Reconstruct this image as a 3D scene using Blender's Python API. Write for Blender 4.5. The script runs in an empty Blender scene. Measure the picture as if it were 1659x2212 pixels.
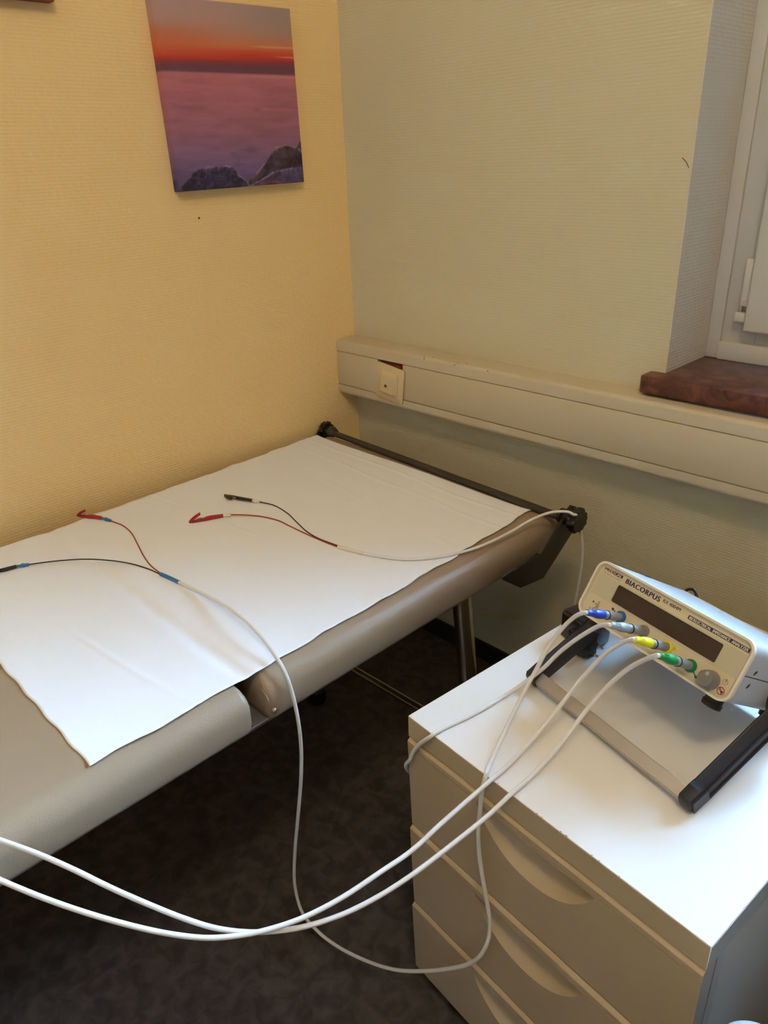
import bpy, bmesh, math, random
import numpy as np
from mathutils import Vector, Matrix, noise

# ------------------------------------------------------------------ camera, sky, lamps, exposure
SC = bpy.context.scene
COL = SC.collection
PI = math.pi

cam_d = bpy.data.cameras.new('camera')
cam = bpy.data.objects.new('camera', cam_d)
COL.objects.link(cam)
cam_d.sensor_fit = 'VERTICAL'
cam_d.sensor_height = 36.0
cam_d.lens = 1613.354 / 2212.0 * 36.0
cam_d.clip_start = 0.02
CAM_R = Matrix(((0.701630, -0.282402, 0.654191), (0.711667, 0.323227, -0.623743), (-0.035306, 0.903202, 0.427761)))
m4 = CAM_R.to_4x4()
m4.translation = Vector((1.33795, -1.20058, 1.11590))
cam.matrix_world = m4
SC.camera = cam

SC.view_settings.view_transform = 'Standard'
SC.view_settings.look = 'None'
SC.view_settings.exposure = 0.0
SC.view_settings.gamma = 1.0
SC.view_settings.use_curve_mapping = False
try:
    SC.cycles.use_denoising = True
    SC.cycles.max_bounces = 8
    SC.cycles.diffuse_bounces = 5
    SC.cycles.caustics_reflective = False
    SC.cycles.caustics_refractive = False
    SC.cycles.sample_clamp_indirect = 0.0
except Exception:
    pass

world = bpy.data.worlds.new('overcast_sky')
SC.world = world
world.use_nodes = True
bg = world.node_tree.nodes['Background']
bg.inputs[0].default_value = (0.336, 0.607, 1.0, 1)
bg.inputs[1].default_value = 155.0

def lamp(name, loc, rot, size, size_y, energy, color, portal=False, shape='RECTANGLE'):
    d = bpy.data.lights.new(name, 'AREA')
    d.shape = shape; d.size = size
    if shape in ('RECTANGLE', 'ELLIPSE'): d.size_y = size_y
    d.energy = energy; d.color = color
    if portal: d.cycles.is_portal = True
    o = bpy.data.objects.new(name, d); COL.objects.link(o)
    o.location = loc; o.rotation_euler = rot
    return o
# daylight enters through the window (portal only guides the sampling of the sky)
lamp('window_portal', (1.27, 0.30, 1.54), (math.radians(-90), 0, 0), 1.00, 1.50, 1, (1, 1, 1), portal=True)
# the warm ceiling lamp of the room
gl_d = bpy.data.lights.new('ceiling_globe', 'POINT'); gl_d.energy = 31.5; gl_d.color = (1.0, 0.74, 0.42); gl_d.shadow_soft_size = 0.14
gl_o = bpy.data.objects.new('ceiling_globe', gl_d); COL.objects.link(gl_o); gl_o.location = (1.60, -1.30, 2.25)

# ------------------------------------------------------------------ helpers
def lin(h):
    h = h.lstrip('#')
    v = [int(h[i:i+2], 16) / 255 for i in (0, 2, 4)]
    return tuple(c / 12.92 if c <= 0.04045 else ((c + 0.055) / 1.055) ** 2.4 for c in v)

def mat(name, col, rough=0.5, metal=0.0, spec=0.5, bump=None, coat=0.0):
    """bump = (noise scale xyz, strength, distance, detail)"""
    m = bpy.data.materials.new(name); m.use_nodes = True
    nt = m.node_tree; b = nt.nodes['Principled BSDF']
    b.inputs['Base Color'].default_value = (*col, 1)
    b.inputs['Roughness'].default_value = rough
    b.inputs['Metallic'].default_value = metal
    b.inputs['Specular IOR Level'].default_value = spec
    if coat: b.inputs['Coat Weight'].default_value = coat
    if bump:
        tc = nt.nodes.new('ShaderNodeTexCoord'); mp = nt.nodes.new('ShaderNodeMapping')
        nz = nt.nodes.new('ShaderNodeTexNoise'); bp = nt.nodes.new('ShaderNodeBump')
        mp.inputs['Scale'].default_value = bump[0]
        nz.inputs['Scale'].default_value = 1.0; nz.inputs['Detail'].default_value = bump[3]
        bp.inputs['Strength'].default_value = bump[1]; bp.inputs['Distance'].default_value = bump[2]
        nt.links.new(tc.outputs['Object'], mp.inputs['Vector'])
        nt.links.new(mp.outputs['Vector'], nz.inputs['Vector'])
        nt.links.new(nz.outputs['Fac'], bp.inputs['Height'])
        nt.links.new(bp.outputs['Normal'], b.inputs['Normal'])
    return m

def mottle(m, c1, c2, scale, detail=6, lo=0.35, hi=0.65, dist=0.0):
    nt = m.node_tree; b = nt.nodes['Principled BSDF']
    tc = nt.nodes.new('ShaderNodeTexCoord'); nz = nt.nodes.new('ShaderNodeTexNoise'); cr = nt.nodes.new('ShaderNodeValToRGB')
    nz.inputs['Scale'].default_value = scale; nz.inputs['Detail'].default_value = detail
    nz.inputs['Distortion'].default_value = dist
    e = cr.color_ramp.elements
    e[0].position = lo; e[0].color = (*c1, 1); e[1].position = hi; e[1].color = (*c2, 1)
    nt.links.new(tc.outputs['Object'], nz.inputs['Vector']); nt.links.new(nz.outputs['Fac'], cr.inputs['Fac'])
    nt.links.new(cr.outputs['Color'], b.inputs['Base Color'])
    return nz, cr

def wallpaper(name, col, pitch, strength, axis):
    """ribbed woven wallpaper: fine horizontal ribs broken by a stretched noise"""
    m = mat(name, col, 0.62, spec=0.25)
    nt = m.node_tree; b = nt.nodes['Principled BSDF']
    tc = nt.nodes.new('ShaderNodeTexCoord'); mp = nt.nodes.new('ShaderNodeMapping')
    mp.inputs['Scale'].default_value = (95, 95, 0.35 / pitch * 2.4)
    n1 = nt.nodes.new('ShaderNodeTexNoise'); n1.inputs['Scale'].default_value = 1; n1.inputs['Detail'].default_value = 3
    sx = nt.nodes.new('ShaderNodeSeparateXYZ')
    n2 = nt.nodes.new('ShaderNodeTexNoise'); n2.inputs['Scale'].default_value = 30; n2.inputs['Detail'].default_value = 2
    mul = nt.nodes.new('ShaderNodeMath'); mul.operation = 'MULTIPLY_ADD'
    mul.inputs[1].default_value = 2 * PI / pitch
    wob = nt.nodes.new('ShaderNodeMath'); wob.operation = 'MULTIPLY'; wob.inputs[1].default_value = 1.6
    sn = nt.nodes.new('ShaderNodeMath'); sn.operation = 'SINE'
    add = nt.nodes.new('ShaderNodeMath'); add.operation = 'MULTIPLY_ADD'; add.inputs[1].default_value = 0.20
    bp = nt.nodes.new('ShaderNodeBump'); bp.inputs['Strength'].default_value = strength; bp.inputs['Distance'].default_value = 0.0016
    L = nt.links.new
    L(tc.outputs['Object'], mp.inputs['Vector']); L(mp.outputs['Vector'], n1.inputs['Vector'])
    L(tc.outputs['Object'], sx.inputs[0]); L(tc.outputs['Object'], n2.inputs['Vector'])
    L(n2.outputs['Fac'], wob.inputs[0]); L(sx.outputs['Z'], mul.inputs[0]); L(wob.outputs[0], mul.inputs[2])
    L(mul.outputs[0], sn.inputs[0]); L(sn.outputs[0], add.inputs[0]); L(n1.outputs['Fac'], add.inputs[2])
    L(add.outputs[0], bp.inputs['Height']); L(bp.outputs['Normal'], b.inputs['Normal'])
    return m

class MB:
    """collects shapes in world coordinates; build() links them as ONE mesh object"""
    def __init__(s): s.bm = bmesh.new()
    def box(s, lo, hi, bevel=0.0, seg=3, M=None):
        bm = s.bm; x0, y0, z0 = lo; x1, y1, z1 = hi
        vs = [bm.verts.new(p) for p in ((x0,y0,z0),(x1,y0,z0),(x1,y1,z0),(x0,y1,z0),(x0,y0,z1),(x1,y0,z1),(x1,y1,z1),(x0,y1,z1))]
        fs = [bm.faces.new([vs[i] for i in q]) for q in ((3,2,1,0),(4,5,6,7),(0,1,5,4),(1,2,6,5),(2,3,7,6),(3,0,4,7))]
        geo = vs
        if bevel:
            es = list({e for f in fs for e in f.edges})
            r = bmesh.ops.bevel(bm, geom=es, offset=bevel, segments=seg, profile=0.5, affect='EDGES')
            geo = list(set(r['verts']) | {v for f in fs if f.is_valid for v in f.verts} | {v for v in vs if v.is_valid})
        if M is not None:
            for v in geo: v.co = M @ v.co
        return s
    def prism(s, pts, depth, M=None, bevel=0.0, seg=2):
        """polygon pts (x,y) extruded along z by depth, placed with M"""
        bm = s.bm
        a = [bm.verts.new((p[0], p[1], 0)) for p in pts]; b = [bm.verts.new((p[0], p[1], depth)) for p in pts]
        n = len(pts); fs = [bm.faces.new(a[::-1]), bm.faces.new(b)]
        for i in range(n): fs.append(bm.faces.new((a[i], a[(i+1) % n], b[(i+1) % n], b[i])))
        geo = a + b
        if bevel:
            es = [e for e in fs[0].edges] + [e for e in fs[1].edges]
            r = bmesh.ops.bevel(bm, geom=es, offset=bevel, segments=seg, profile=0.5, affect='EDGES')
            geo = list(set(r['verts']) | {v for v in geo if v.is_valid} | {v for f in fs if f.is_valid for v in f.verts})
        if M is not None:
            for v in geo: v.co = M @ v.co
        return s
    def lathe(s, prof, M=None, n=24, cap=True):
        """profile [(r, z)] turned round z"""
        bm = s.bm; rings = []
        for r, z in prof:
            rings.append([bm.verts.new((r*math.cos(2*PI*i/n), r*math.sin(2*PI*i/n), z)) for i in range(n)])
        for a, b in zip(rings, rings[1:]):
            for i in range(n): bm.faces.new((a[i], a[(i+1) % n], b[(i+1) % n], b[i]))
        if cap:
            bm.faces.new(rings[0][::-1]); bm.faces.new(rings[-1])
        if M is not None:
            for r in rings:
                for v in r: v.co = M @ v.co
        return s
    def tube(s, pts, r, n=10, smooth=6, closed_ends=True):
        P = [Vector(p) for p in pts]
        if smooth and len(P) > 2: P = catmull(P, smooth)
        bm = s.bm; rings = []; m = len(P)
        t = (P[1]-P[0]).normalized(); up = Vector((0,0,1)) if abs(t.z) < 0.9 else Vector((1,0,0))
        nx = t.cross(up).normalized()
        for i in range(m):
            tn = (P[min(i+1,m-1)]-P[max(i-1,0)]).normalized()
            nx = (nx - tn*nx.dot(tn)).normalized(); ny = tn.cross(nx)
            rr = r(i/(m-1)) if callable(r) else r
            rings.append([bm.verts.new(P[i] + nx*(rr*math.cos(2*PI*k/n)) + ny*(rr*math.sin(2*PI*k/n))) for k in range(n)])
        for a, b in zip(rings, rings[1:]):
            for k in range(n): bm.faces.new((a[k], a[(k+1) % n], b[(k+1) % n], b[k]))
        if closed_ends: bm.faces.new(rings[0][::-1]); bm.faces.new(rings[-1])
        return s
    def grid(s, f, nu, nv):
        bm = s.bm
        V = [[bm.verts.new(f(i/nu, j/nv)) for j in range(nv+1)] for i in range(nu+1)]
        for i in range(nu):
            for j in range(nv): bm.faces.new((V[i][j], V[i+1][j], V[i+1][j+1], V[i][j+1]))
        return s
    def build(s, name, material, parent=None, smooth=True, angle=38):
        bm = s.bm
        bmesh.ops.recalc_face_normals(bm, faces=bm.faces)
        me = bpy.data.meshes.new(name)
        base = root_loc(parent)
        bm.transform(Matrix.Translation(-base))
        bm.to_mesh(me); bm.free()
        me.materials.append(material)
        if smooth:
            me.polygons.foreach_set('use_smooth', [True]*len(me.polygons))
            me.set_sharp_from_angle(angle=math.radians(angle))
        o = bpy.data.objects.new(name, me); COL.objects.link(o)
        if parent is not None: o.parent = parent
        return o

def catmull(P, k):
    out = []; n = len(P)
    for i in range(n-1):
        p0 = P[i-1] if i > 0 else P[0]*2-P[1]; p1 = P[i]; p2 = P[i+1]
        p3 = P[i+2] if i+2 < n else P[-1]*2-P[-2]
        d0 = max((p1-p0).length, 1e-6)**.5; d1 = max((p2-p1).length, 1e-6)**.5; d2 = max((p3-p2).length, 1e-6)**.5
        t1 = (p1-p0)/d0-(p2-p0)/(d0+d1)+(p2-p1)/d1; t2 = (p2-p1)/d1-(p3-p1)/(d1+d2)+(p3-p2)/d2
        t1 *= d1; t2 *= d1
        for j in range(k):
            t = j/k
            out.append(p1*(2*t**3-3*t**2+1)+t1*(t**3-2*t**2+t)+p2*(-2*t**3+3*t**2)+t2*(t**3-t**2))
    out.append(P[-1]); return out

def root_loc(o):
    v = Vector((0,0,0))
    while o is not None: v = v + Vector(o.location); o = o.parent
    return v
def tag(o, label=None, cat=None, group=None, kind=None):
    if label: o['label'] = label
    if cat: o['category'] = cat
    if group: o['group'] = group
    if kind: o['kind'] = kind
    return o
def thing(name, label, cat, loc, group=None):
    o = bpy.data.objects.new(name, None); COL.objects.link(o); o.location = loc
    o.empty_display_size = 0.05
    return tag(o, label, cat, group)
def struct(name, mb, m, label=None, **k): return tag(mb.build(name, m, None, **k), label, kind='structure')
def frame_m(o, x, y, z):
    """matrix with axes x,y,z (columns) at origin o"""
    x, y, z = Vector(x), Vector(y), Vector(z)
    return Matrix(((x.x,y.x,z.x,o[0]),(x.y,y.y,z.y,o[1]),(x.z,y.z,z.z,o[2]),(0,0,0,1)))
def along(o, d, up=(0,0,1)):
    """matrix at o whose z axis points along d"""
    z = Vector(d).normalized(); x = Vector(up).cross(z)
    if x.length < 1e-4: x = Vector((1,0,0)).cross(z)
    x.normalize(); return frame_m(o, x, z.cross(x), z)
def rrect(w, h, r, n=6, cx=0, cy=0):
    pts = []
    for sx, sy, a0 in ((1,1,0),(-1,1,PI/2),(-1,-1,PI),(1,-1,3*PI/2)):
        for i in range(n+1):
            a = a0 + PI/2*i/n
            pts.append((cx+sx*(w/2-r)+r*math.cos(a), cy+sy*(h/2-r)+r*math.sin(a)))
    return pts
def ring_prism(mb, outer, inner, z0, z1, M):
    bm = mb.bm; n = len(outer); L = []
    for pts, z in ((outer,z0),(outer,z1),(inner,z1),(inner,z0)):
        L.append([bm.verts.new(M @ Vector((p[0],p[1],z))) for p in pts])
    for a in range(4):
        b = (a+1) % 4
        for i in range(n): bm.faces.new((L[a][i], L[a][(i+1) % n], L[b][(i+1) % n], L[b][i]))
    return mb

# ------------------------------------------------------------------ materials
M = {}
M['yellow_wall'] = wallpaper('yellow_wallpaper', (0.94, 0.69, 0.34), 0.0054, 0.36, 'y')
M['cream_wall'] = wallpaper('cream_wallpaper', (0.65, 0.59, 0.41), 0.0054, 0.22, 'x')
M['white_wall'] = wallpaper('white_wallpaper', (0.66, 0.64, 0.58), 0.0054, 0.30, 'y')
M['ceiling'] = mat('ceiling_paint', (0.78, 0.76, 0.70), 0.8, bump=((60,60,60), .2, .001, 3))
M['floor'] = mat('dark_linoleum', (0.03, 0.026, 0.024), 0.42, spec=0.35, bump=((160,160,160), .12, .0006, 4))
mottle(M['floor'], (0.050, 0.043, 0.042), (0.108, 0.094, 0.090), 38, 7, .36, .68, .6)
M['skirting'] = mat('dark_skirting', (0.022, 0.019, 0.017), 0.5)
M['duct'] = mat('cream_enamel', (0.60, 0.51, 0.36), 0.42, spec=.4, bump=((300,300,300), .08, .0004, 3))
M['gap'] = mat('dark_gap', (0.05, 0.035, 0.02), 0.8)
M['red_box'] = mat('dark_red_plastic', (0.22, 0.02, 0.02), 0.4)
M['old_plastic'] = mat('yellowed_plastic', (0.66, 0.55, 0.33), 0.38, bump=((200,200,200), .05, .0003, 2))
M['steel'] = mat('brushed_steel', (0.55, 0.53, 0.50), 0.3, metal=1.0)
M['chrome'] = mat('chrome', (0.62, 0.60, 0.58), 0.12, metal=1.0)
M['marble'] = mat('red_marble', (0.25, 0.09, 0.05), 0.33, spec=.4, bump=((30,30,30), .05, .0006, 5))
nz, cr = mottle(M['marble'], (0.055, 0.017, 0.012), (0.22, 0.085, 0.045), 26, 9, .34, .70, 1.6)
e = cr.color_ramp.elements.new(.52); e.color = (0.125, 0.040, 0.024, 1)
e = cr.color_ramp.elements.new(.60); e.color = (0.155, 0.055, 0.032, 1)
M['win_white'] = mat('window_lacquer', (0.68, 0.65, 0.58), 0.35, bump=((40,40,40), .05, .0005, 3))
M['leather'] = mat('taupe_leatherette', (0.33, 0.245, 0.165), 0.36, spec=.38, bump=((420,420,420), .30, .0008, 3))
M['paper'] = mat('couch_paper', (0.84, 0.87, 0.92), 0.85, spec=.15, bump=((420,420,420), .10, .0005, 3))
M['frame_grey'] = mat('grey_frame_metal', (0.20, 0.20, 0.20), 0.4, metal=.4)
M['black_metal'] = mat('black_powder_coat', (0.014, 0.014, 0.016), 0.42, spec=.4, bump=((600,600,600), .06, .0003, 2))
M['bar_grey'] = mat('anthracite_tube', (0.035, 0.032, 0.030), 0.38, spec=.5)
M['black_plastic'] = mat('black_plastic', (0.012, 0.012, 0.013), 0.30, spec=.45)
M['black_matte'] = mat('matte_black_plastic', (0.018, 0.018, 0.022), 0.45, spec=.45, bump=((500,500,500), .05, .0003, 2))
M['rubber'] = mat('black_rubber', (0.010, 0.010, 0.010), 0.7, spec=.2)
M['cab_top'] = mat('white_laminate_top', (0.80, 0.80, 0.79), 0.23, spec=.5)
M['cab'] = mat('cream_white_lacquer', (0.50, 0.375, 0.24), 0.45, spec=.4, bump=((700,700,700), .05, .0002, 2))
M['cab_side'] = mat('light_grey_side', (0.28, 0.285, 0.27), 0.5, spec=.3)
M['case_grey'] = mat('silver_grey_casing', (0.42, 0.43, 0.44), 0.35, spec=.5, bump=((900,900,900), .05, .0002, 2))
M['bezel'] = mat('cream_bezel', (0.74, 0.66, 0.54), 0.4)
M['face'] = mat('beige_front_foil', (0.62, 0.51, 0.33), 0.45, bump=((900,900,900), .04, .0002, 2))
M['band'] = mat('grey_beige_band', (0.52, 0.455, 0.325), 0.45)
M['glass_dark'] = mat('dark_display_glass', (0.048, 0.024, 0.016), 0.12, spec=.25)  # brown reflection in the glass put into the base colour
M['alu'] = mat('anodised_aluminium', (0.46, 0.41, 0.37), 0.45, metal=.35, bump=((30,900,900), .04, .0002, 2))
M['navy'] = mat('navy_print', (0.022, 0.020, 0.085), 0.5)
M['dark_print'] = mat('dark_grey_print', (0.055, 0.045, 0.045), 0.5)
M['pale_print'] = mat('pale_print', (0.66, 0.60, 0.50), 0.5)
M['grey_print'] = mat('grey_print', (0.30, 0.26, 0.20), 0.5)
M['red_print'] = mat('red_print', (0.33, 0.02, 0.015), 0.5)
M['blue'] = mat('blue_plastic', (0.01, 0.05, 0.36), 0.38)
M['blue_ring'] = mat('mid_blue_plastic', (0.03, 0.13, 0.42), 0.35)
M['yellow'] = mat('yellow_plastic', (0.76, 0.66, 0.015), 0.35)
M['green'] = mat('green_plastic', (0.0, 0.22, 0.045), 0.35)
M['green_ring'] = mat('teal_green_plastic', (0.0, 0.22, 0.12), 0.35)
M['grey_conn'] = mat('grey_plastic', (0.27, 0.29, 0.30), 0.4)
M['grey_ring'] = mat('brownish_grey_plastic', (0.24, 0.225, 0.20), 0.4)
M['knob_grey'] = mat('grey_knob_plastic', (0.20, 0.19, 0.18), 0.35)
M['knob_pale'] = mat('pale_grey_marker', (0.42, 0.40, 0.37), 0.4)
M['cable'] = mat('white_cable_sheath', (0.72, 0.71, 0.70), 0.42, spec=.4)
M['wire_red'] = mat('red_wire', (0.30, 0.03, 0.015), 0.4)
M['wire_black'] = mat('black_wire', (0.018, 0.016, 0.018), 0.4)
M['clip_red'] = mat('red_clip_plastic', (0.36, 0.02, 0.025), 0.4)
M['shrink_blue'] = mat('blue_shrink_tube', (0.03, 0.17, 0.42), 0.45)
M['shrink_white'] = mat('cream_shrink_tube', (0.76, 0.71, 0.60), 0.45)
M['bin'] = mat('white_bin_plastic', (0.42, 0.44, 0.45), 0.35)
M['scuff'] = mat('dark_scuff', (0.10, 0.07, 0.035), 0.8)
M['facade'] = mat('rendered_facade', (0.30, 0.29, 0.27), 0.9, bump=((6,6,6), .3, .01, 4))
M['outside'] = mat('grass_outside', (0.10, 0.12, 0.07), 0.9)
g = bpy.data.materials.new('window_glass'); g.use_nodes = True
nt = g.node_tree; nt.nodes.remove(nt.nodes['Principled BSDF'])
tr = nt.nodes.new('ShaderNodeBsdfTransparent'); gl = nt.nodes.new('ShaderNodeBsdfGlossy'); gl.inputs['Roughness'].default_value = 0.02
fr_ = nt.nodes.new('ShaderNodeFresnel'); fr_.inputs[0].default_value = 1.35; mx = nt.nodes.new('ShaderNodeMixShader')
nt.links.new(fr_.outputs[0], mx.inputs[0]); nt.links.new(tr.outputs[0], mx.inputs[1]); nt.links.new(gl.outputs[0], mx.inputs[2])
nt.links.new(mx.outputs[0], nt.nodes['Material Output'].inputs[0])
M['glass'] = g

# ------------------------------------------------------------------ the room
RX, RY, RZ = 3.3, -3.4, 2.60           # room: x 0..RX, y RY..0, z 0..RZ
WX0, WX1, WZ0, WZ1 = 0.779, 1.76, 0.735, 2.28
struct('floor', MB().box((-.1, RY-.1, -.10), (RX+.1, .3, 0)), M['floor'])
struct('ceiling', MB().box((-.1, RY-.1, RZ), (RX+.1, .3, RZ+.1)), M['ceiling'])
wl = struct('wall_left', MB().box((-.12, RY, 0), (0, 0, RZ)), M['yellow_wall'])
wb = MB()
wb.box((-.12, 0, 0), (WX0, .30, RZ)).box((WX1, 0, 0), (RX+.1, .30, RZ))
wb.box((WX0, 0, 0), (WX1, .30, WZ0)).box((WX0, 0, WZ1), (WX1, .30, RZ))
wback = struct('wall_back', wb, M['cream_wall'])
struct('wall_right', MB().box((RX, RY, 0), (RX+.1, 0, RZ)), M['white_wall'])
struct('wall_front', MB().box((-.12, RY-.1, 0), (RX+.1, RY, RZ)), M['white_wall'])
struct('baseboard_back', MB().box((.008, -.008, 0), (RX, 0, .050), .003, 2), M['skirting'])
struct('baseboard_left', MB().box((0, RY, 0), (.008, 0, .050), .003, 2), M['skirting'])
# papered window reveal, slightly paler than the wall
rv = MB()
rv.box((WX0, .0006, WZ0), (WX0+.0015, .155, WZ1)).box((WX1-.0015, .0006, WZ0), (WX1, .155, WZ1)).box((WX0, .0006, WZ1-.0015), (WX1, .155, WZ1))
struct('trim_1', rv, M['white_wall'], 'white ribbed wallpaper lining the window reveal')
# a pencil-thin scuff and a nail hole on the walls
MB().tube([(.7635,-.0003,1.1005),(.770,-.0003,1.0953),(.7756,-.0003,1.0869)], .0006, 5).build('scuff_mark', M['scuff'], wback)
MB().lathe([(.0022,0),(.001,.0008)], along((0,-.3817,1.0254),(1,0,0)), 8).build('nail_hole', M['scuff'], wl)

# window: fixed frame, sash, glazing, hinge
FY = .147
w = thing('window_1', None, None, (WX0, FY, .772)); tag(w, kind='structure')
fm = MB()
fm.box((WX0+.0015, FY, .7716), (.8035, .21, WZ1), .002, 2).box((.8036, FY+.003, .7716), (.862, .21, WZ1), .002, 2)
fm.box((WX1-.075, FY, .7716), (WX1, .21, WZ1), .002, 2).box((.862, FY+.003, 2.21), (WX1-.075, .21, WZ1), .002, 2)
fm.box((.862, FY+.003, .7716), (WX1-.075, .21, .845), .002, 2)
fm.build('window_frame', M['win_white'], w)
MB().box((.8040, FY-.007, .7716), (WX1-.02, FY+.003, .8035), .0025, 2).build('bottom_bead', M['win_white'], w)
sa = MB()
SY = .120
sa.box((.848, SY, .828), (.915, .185, 2.24), .005, 3).box((WX1-.135, SY, .828), (WX1-.068, .185, 2.24), .005, 3)
sa.box((.9155, SY+.0005, .828), (WX1-.1355, .185, .895), .005, 3).box((.9155, SY+.0005, 2.17), (WX1-.1355, .185, 2.24), .005, 3)
sash = sa.build('sash', M['win_white'], w)
MB().box((.913, .160, .893), (WX1-.133, .164, 2.172)).build('pane', M['glass'], sash)
hg = MB().box((.829, .128, .842), (.8475, .146, .858), .002, 2)
hinge = hg.build('hinge', M['win_white'], w)
MB().box((.8335, .130, .8680), (.8475, .1465, .945), .003, 2).build('hinge_cover', M['win_white'], hinge)
MB().lathe([(.0035,0),(.0035,.012)], along((.836,.134,.857),(0,0,1)), 10).build('hinge_pin', M['chrome'], hinge)
MB().lathe([(.0042,0),(.0042,.0012),(.002,.0016)], along((.8405,.1302,.880),(0,-1,0)), 12).build('hinge_screw', M['win_white'], hinge)

# marble sill
sl = MB()
sl.prism([(.753,-.032),(.757,-.036),(WX1+.03,-.036),(WX1+.03,0),(WX1,0),(WX1,.215),(WX0,.215),(WX0,0),(.753,0)], .030, Matrix.Translation((0,0,.7415)), .003, 2)
struct('trim_2', sl, M['marble'], 'polished red marble window sill')
# outdoors
tag(MB().box((-40, 1.2, -4.1), (40, 80, -4.0)).build('lawn', M['outside']), kind='structure')
tag(MB().box((-30, 7.0, -4.0), (40, 17.0, 8.1)).build('sky_blocking_house', M['facade']), kind='structure')  # unseen house, added and sized to block the low sky

# ------------------------------------------------------------------ cable trunking along the back wall
D = .0592
t = thing('cable_trunking', 'long cream cable trunking box running along the wall under the window sill', 'trunking', (0, 0, .608))
# rounded upper and lower flanges
prof = [(0,.737)] + [(-D+.008*(1-math.sin(a)), .737-.008*(1-math.cos(a))) for a in [PI/2*i/7 for i in range(8)]] + [(-D,.7115),(-.045,.7115),(-.045,.715),(0,.715)]
YZ = frame_m((.0005,0,0), (0,1,0), (0,0,1), (1,0,0))
MB().prism(prof, RX-.001, YZ).build('top_flange', M['duct'], t)
prof = [(0,.608),(-D+.010,.608)] + [(-D+.010*(1-math.sin(a)), .608+.010*(1-math.cos(a))) for a in [PI/2*i/5 for i in range(6)]] + [(-D,.6305),(-.045,.6305),(-.045,.628),(0,.628)]
MB().prism(prof, RX-.001, YZ).build('bottom_flange', M['duct'], t)
MB().box((.001,-.030,.628),(RX-.001,-.002,.715)).build('back_channel', M['gap'], t)
MB().box((.001,-.0590,.6320),(.1395,-.046,.7100),.0008,2).build('cover_panel', M['duct'], t)
MB().box((.2165,-.0590,.6320),(RX-.001,-.046,.7100),.0008,2).build('cover_panel', M['duct'], t)
MB().box((.1440,-.050,.634),(.2120,-.030,.7070),.002,2).box((.150,-.056,.640),(.2085,-.050,.7040),.0015,2).build('inner_box', M['red_box'], t)
sm = MB()
random.seed(4)
for (x, y, z) in ((.2797,-.0560,.7352),(.2835,-.0600,.7330),(.2989,-.050,.7369),(.3722,-.0537,.7360),(.366,-.060,.7325),(.4493,-.0585,.7340),(.385,-.045,.7369)):
    k = random.uniform(.0020,.0042)
    q_ = random.uniform(-.004,.004)
    sm.tube([(x-k,y-.0004-q_*.3,z+.0002),(x-k*.2,y+q_*.2,z+.0004),(x+k*.5,y+q_,z+.0003)], lambda s: .0004+.0004*abs(math.sin(5*s)), 5)
tag(sm.build('scuff_marks', M['scuff'], t), kind='stuff')

# crooked socket plate
cx, cz, ang = .1795, .6640, math.radians(-6.8)
t = thing('wall_socket', 'square cream socket plate hanging crooked on the cable trunking, dark red gap above', 'socket', (cx, -D, cz))
ax = (math.cos(ang), 0, math.sin(ang)); az = (-math.sin(ang), 0, math.cos(ang)); PM = frame_m((cx,-D-.0004,cz), ax, az, (0,-1,0))
MB().prism(rrect(.083,.0785,.004,4), .0038, PM, .0008, 2).build('face_plate', M['old_plastic'], t)
b = bmesh.new()
rk = MB()
o_ = rrect(.051,.0505,.005,4); i_ = rrect(.040,.038,.003,4, -.001, -.0015)
L = [[rk.bm.verts.new(PM @ Vector((p[0],p[1],z))) for p in pts] for pts, z in ((o_,.0036),(o_,.0052),(i_,.0125))]
for a_, b_ in zip(L, L[1:]):
    for i in range(len(o_)): rk.bm.faces.new((a_[i], a_[(i+1)%len(o_)], b_[(i+1)%len(o_)], b_[i]))
rk.bm.faces.new(L[-1]); rk.bm.faces.new(L[0][::-1])
rocker = rk.build('raised_centre', M['old_plastic'], t, angle=20)
MB().lathe([(.0034,.0),(.0034,.0007),(.0020,.0007),(.0020,.0002)], PM @ Matrix.Translation((-.004,-.006,.0124)), 14).build('socket_ring', M['gap'], rocker)
MB().lathe([(.0012,.0),(.0010,.0010)], PM @ Matrix.Translation((-.004,-.006,.0126)), 10).build('centre_pin', M['steel'], rocker)
b.free()

# ------------------------------------------------------------------ canvas pictures
def vnoise(x, y, seed):
    r = np.random.RandomState(seed); G = r.rand(256, 256)
    xi = np.floor(x).astype(int); yi = np.floor(y).astype(int); fx = x-xi; fy = y-yi
    fx = fx*fx*(3-2*fx); fy = fy*fy*(3-2*fy); xi &= 255; yi &= 255; x2 = (xi+1) & 255; y2 = (yi+1) & 255
    return (G[xi,yi]*(1-fx)+G[x2,yi]*fx)*(1-fy)+(G[xi,y2]*(1-fx)+G[x2,y2]*fx)*fy
def fbm(x, y, seed, o=4):
    s = 0; a = .5; tot = 0
    for k in range(o): s = s + a*vnoise(x*2**k+17*k, y*2**k+5*k, seed+k); tot += a; a *= .55
    return s/tot
def mixc(a, b, t): return a*(1-t[..., None])+b*t[..., None]
def sstep(a, b, x): t = np.clip((x-a)/(b-a), 0, 1); return t*t*(3-2*t)
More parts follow.
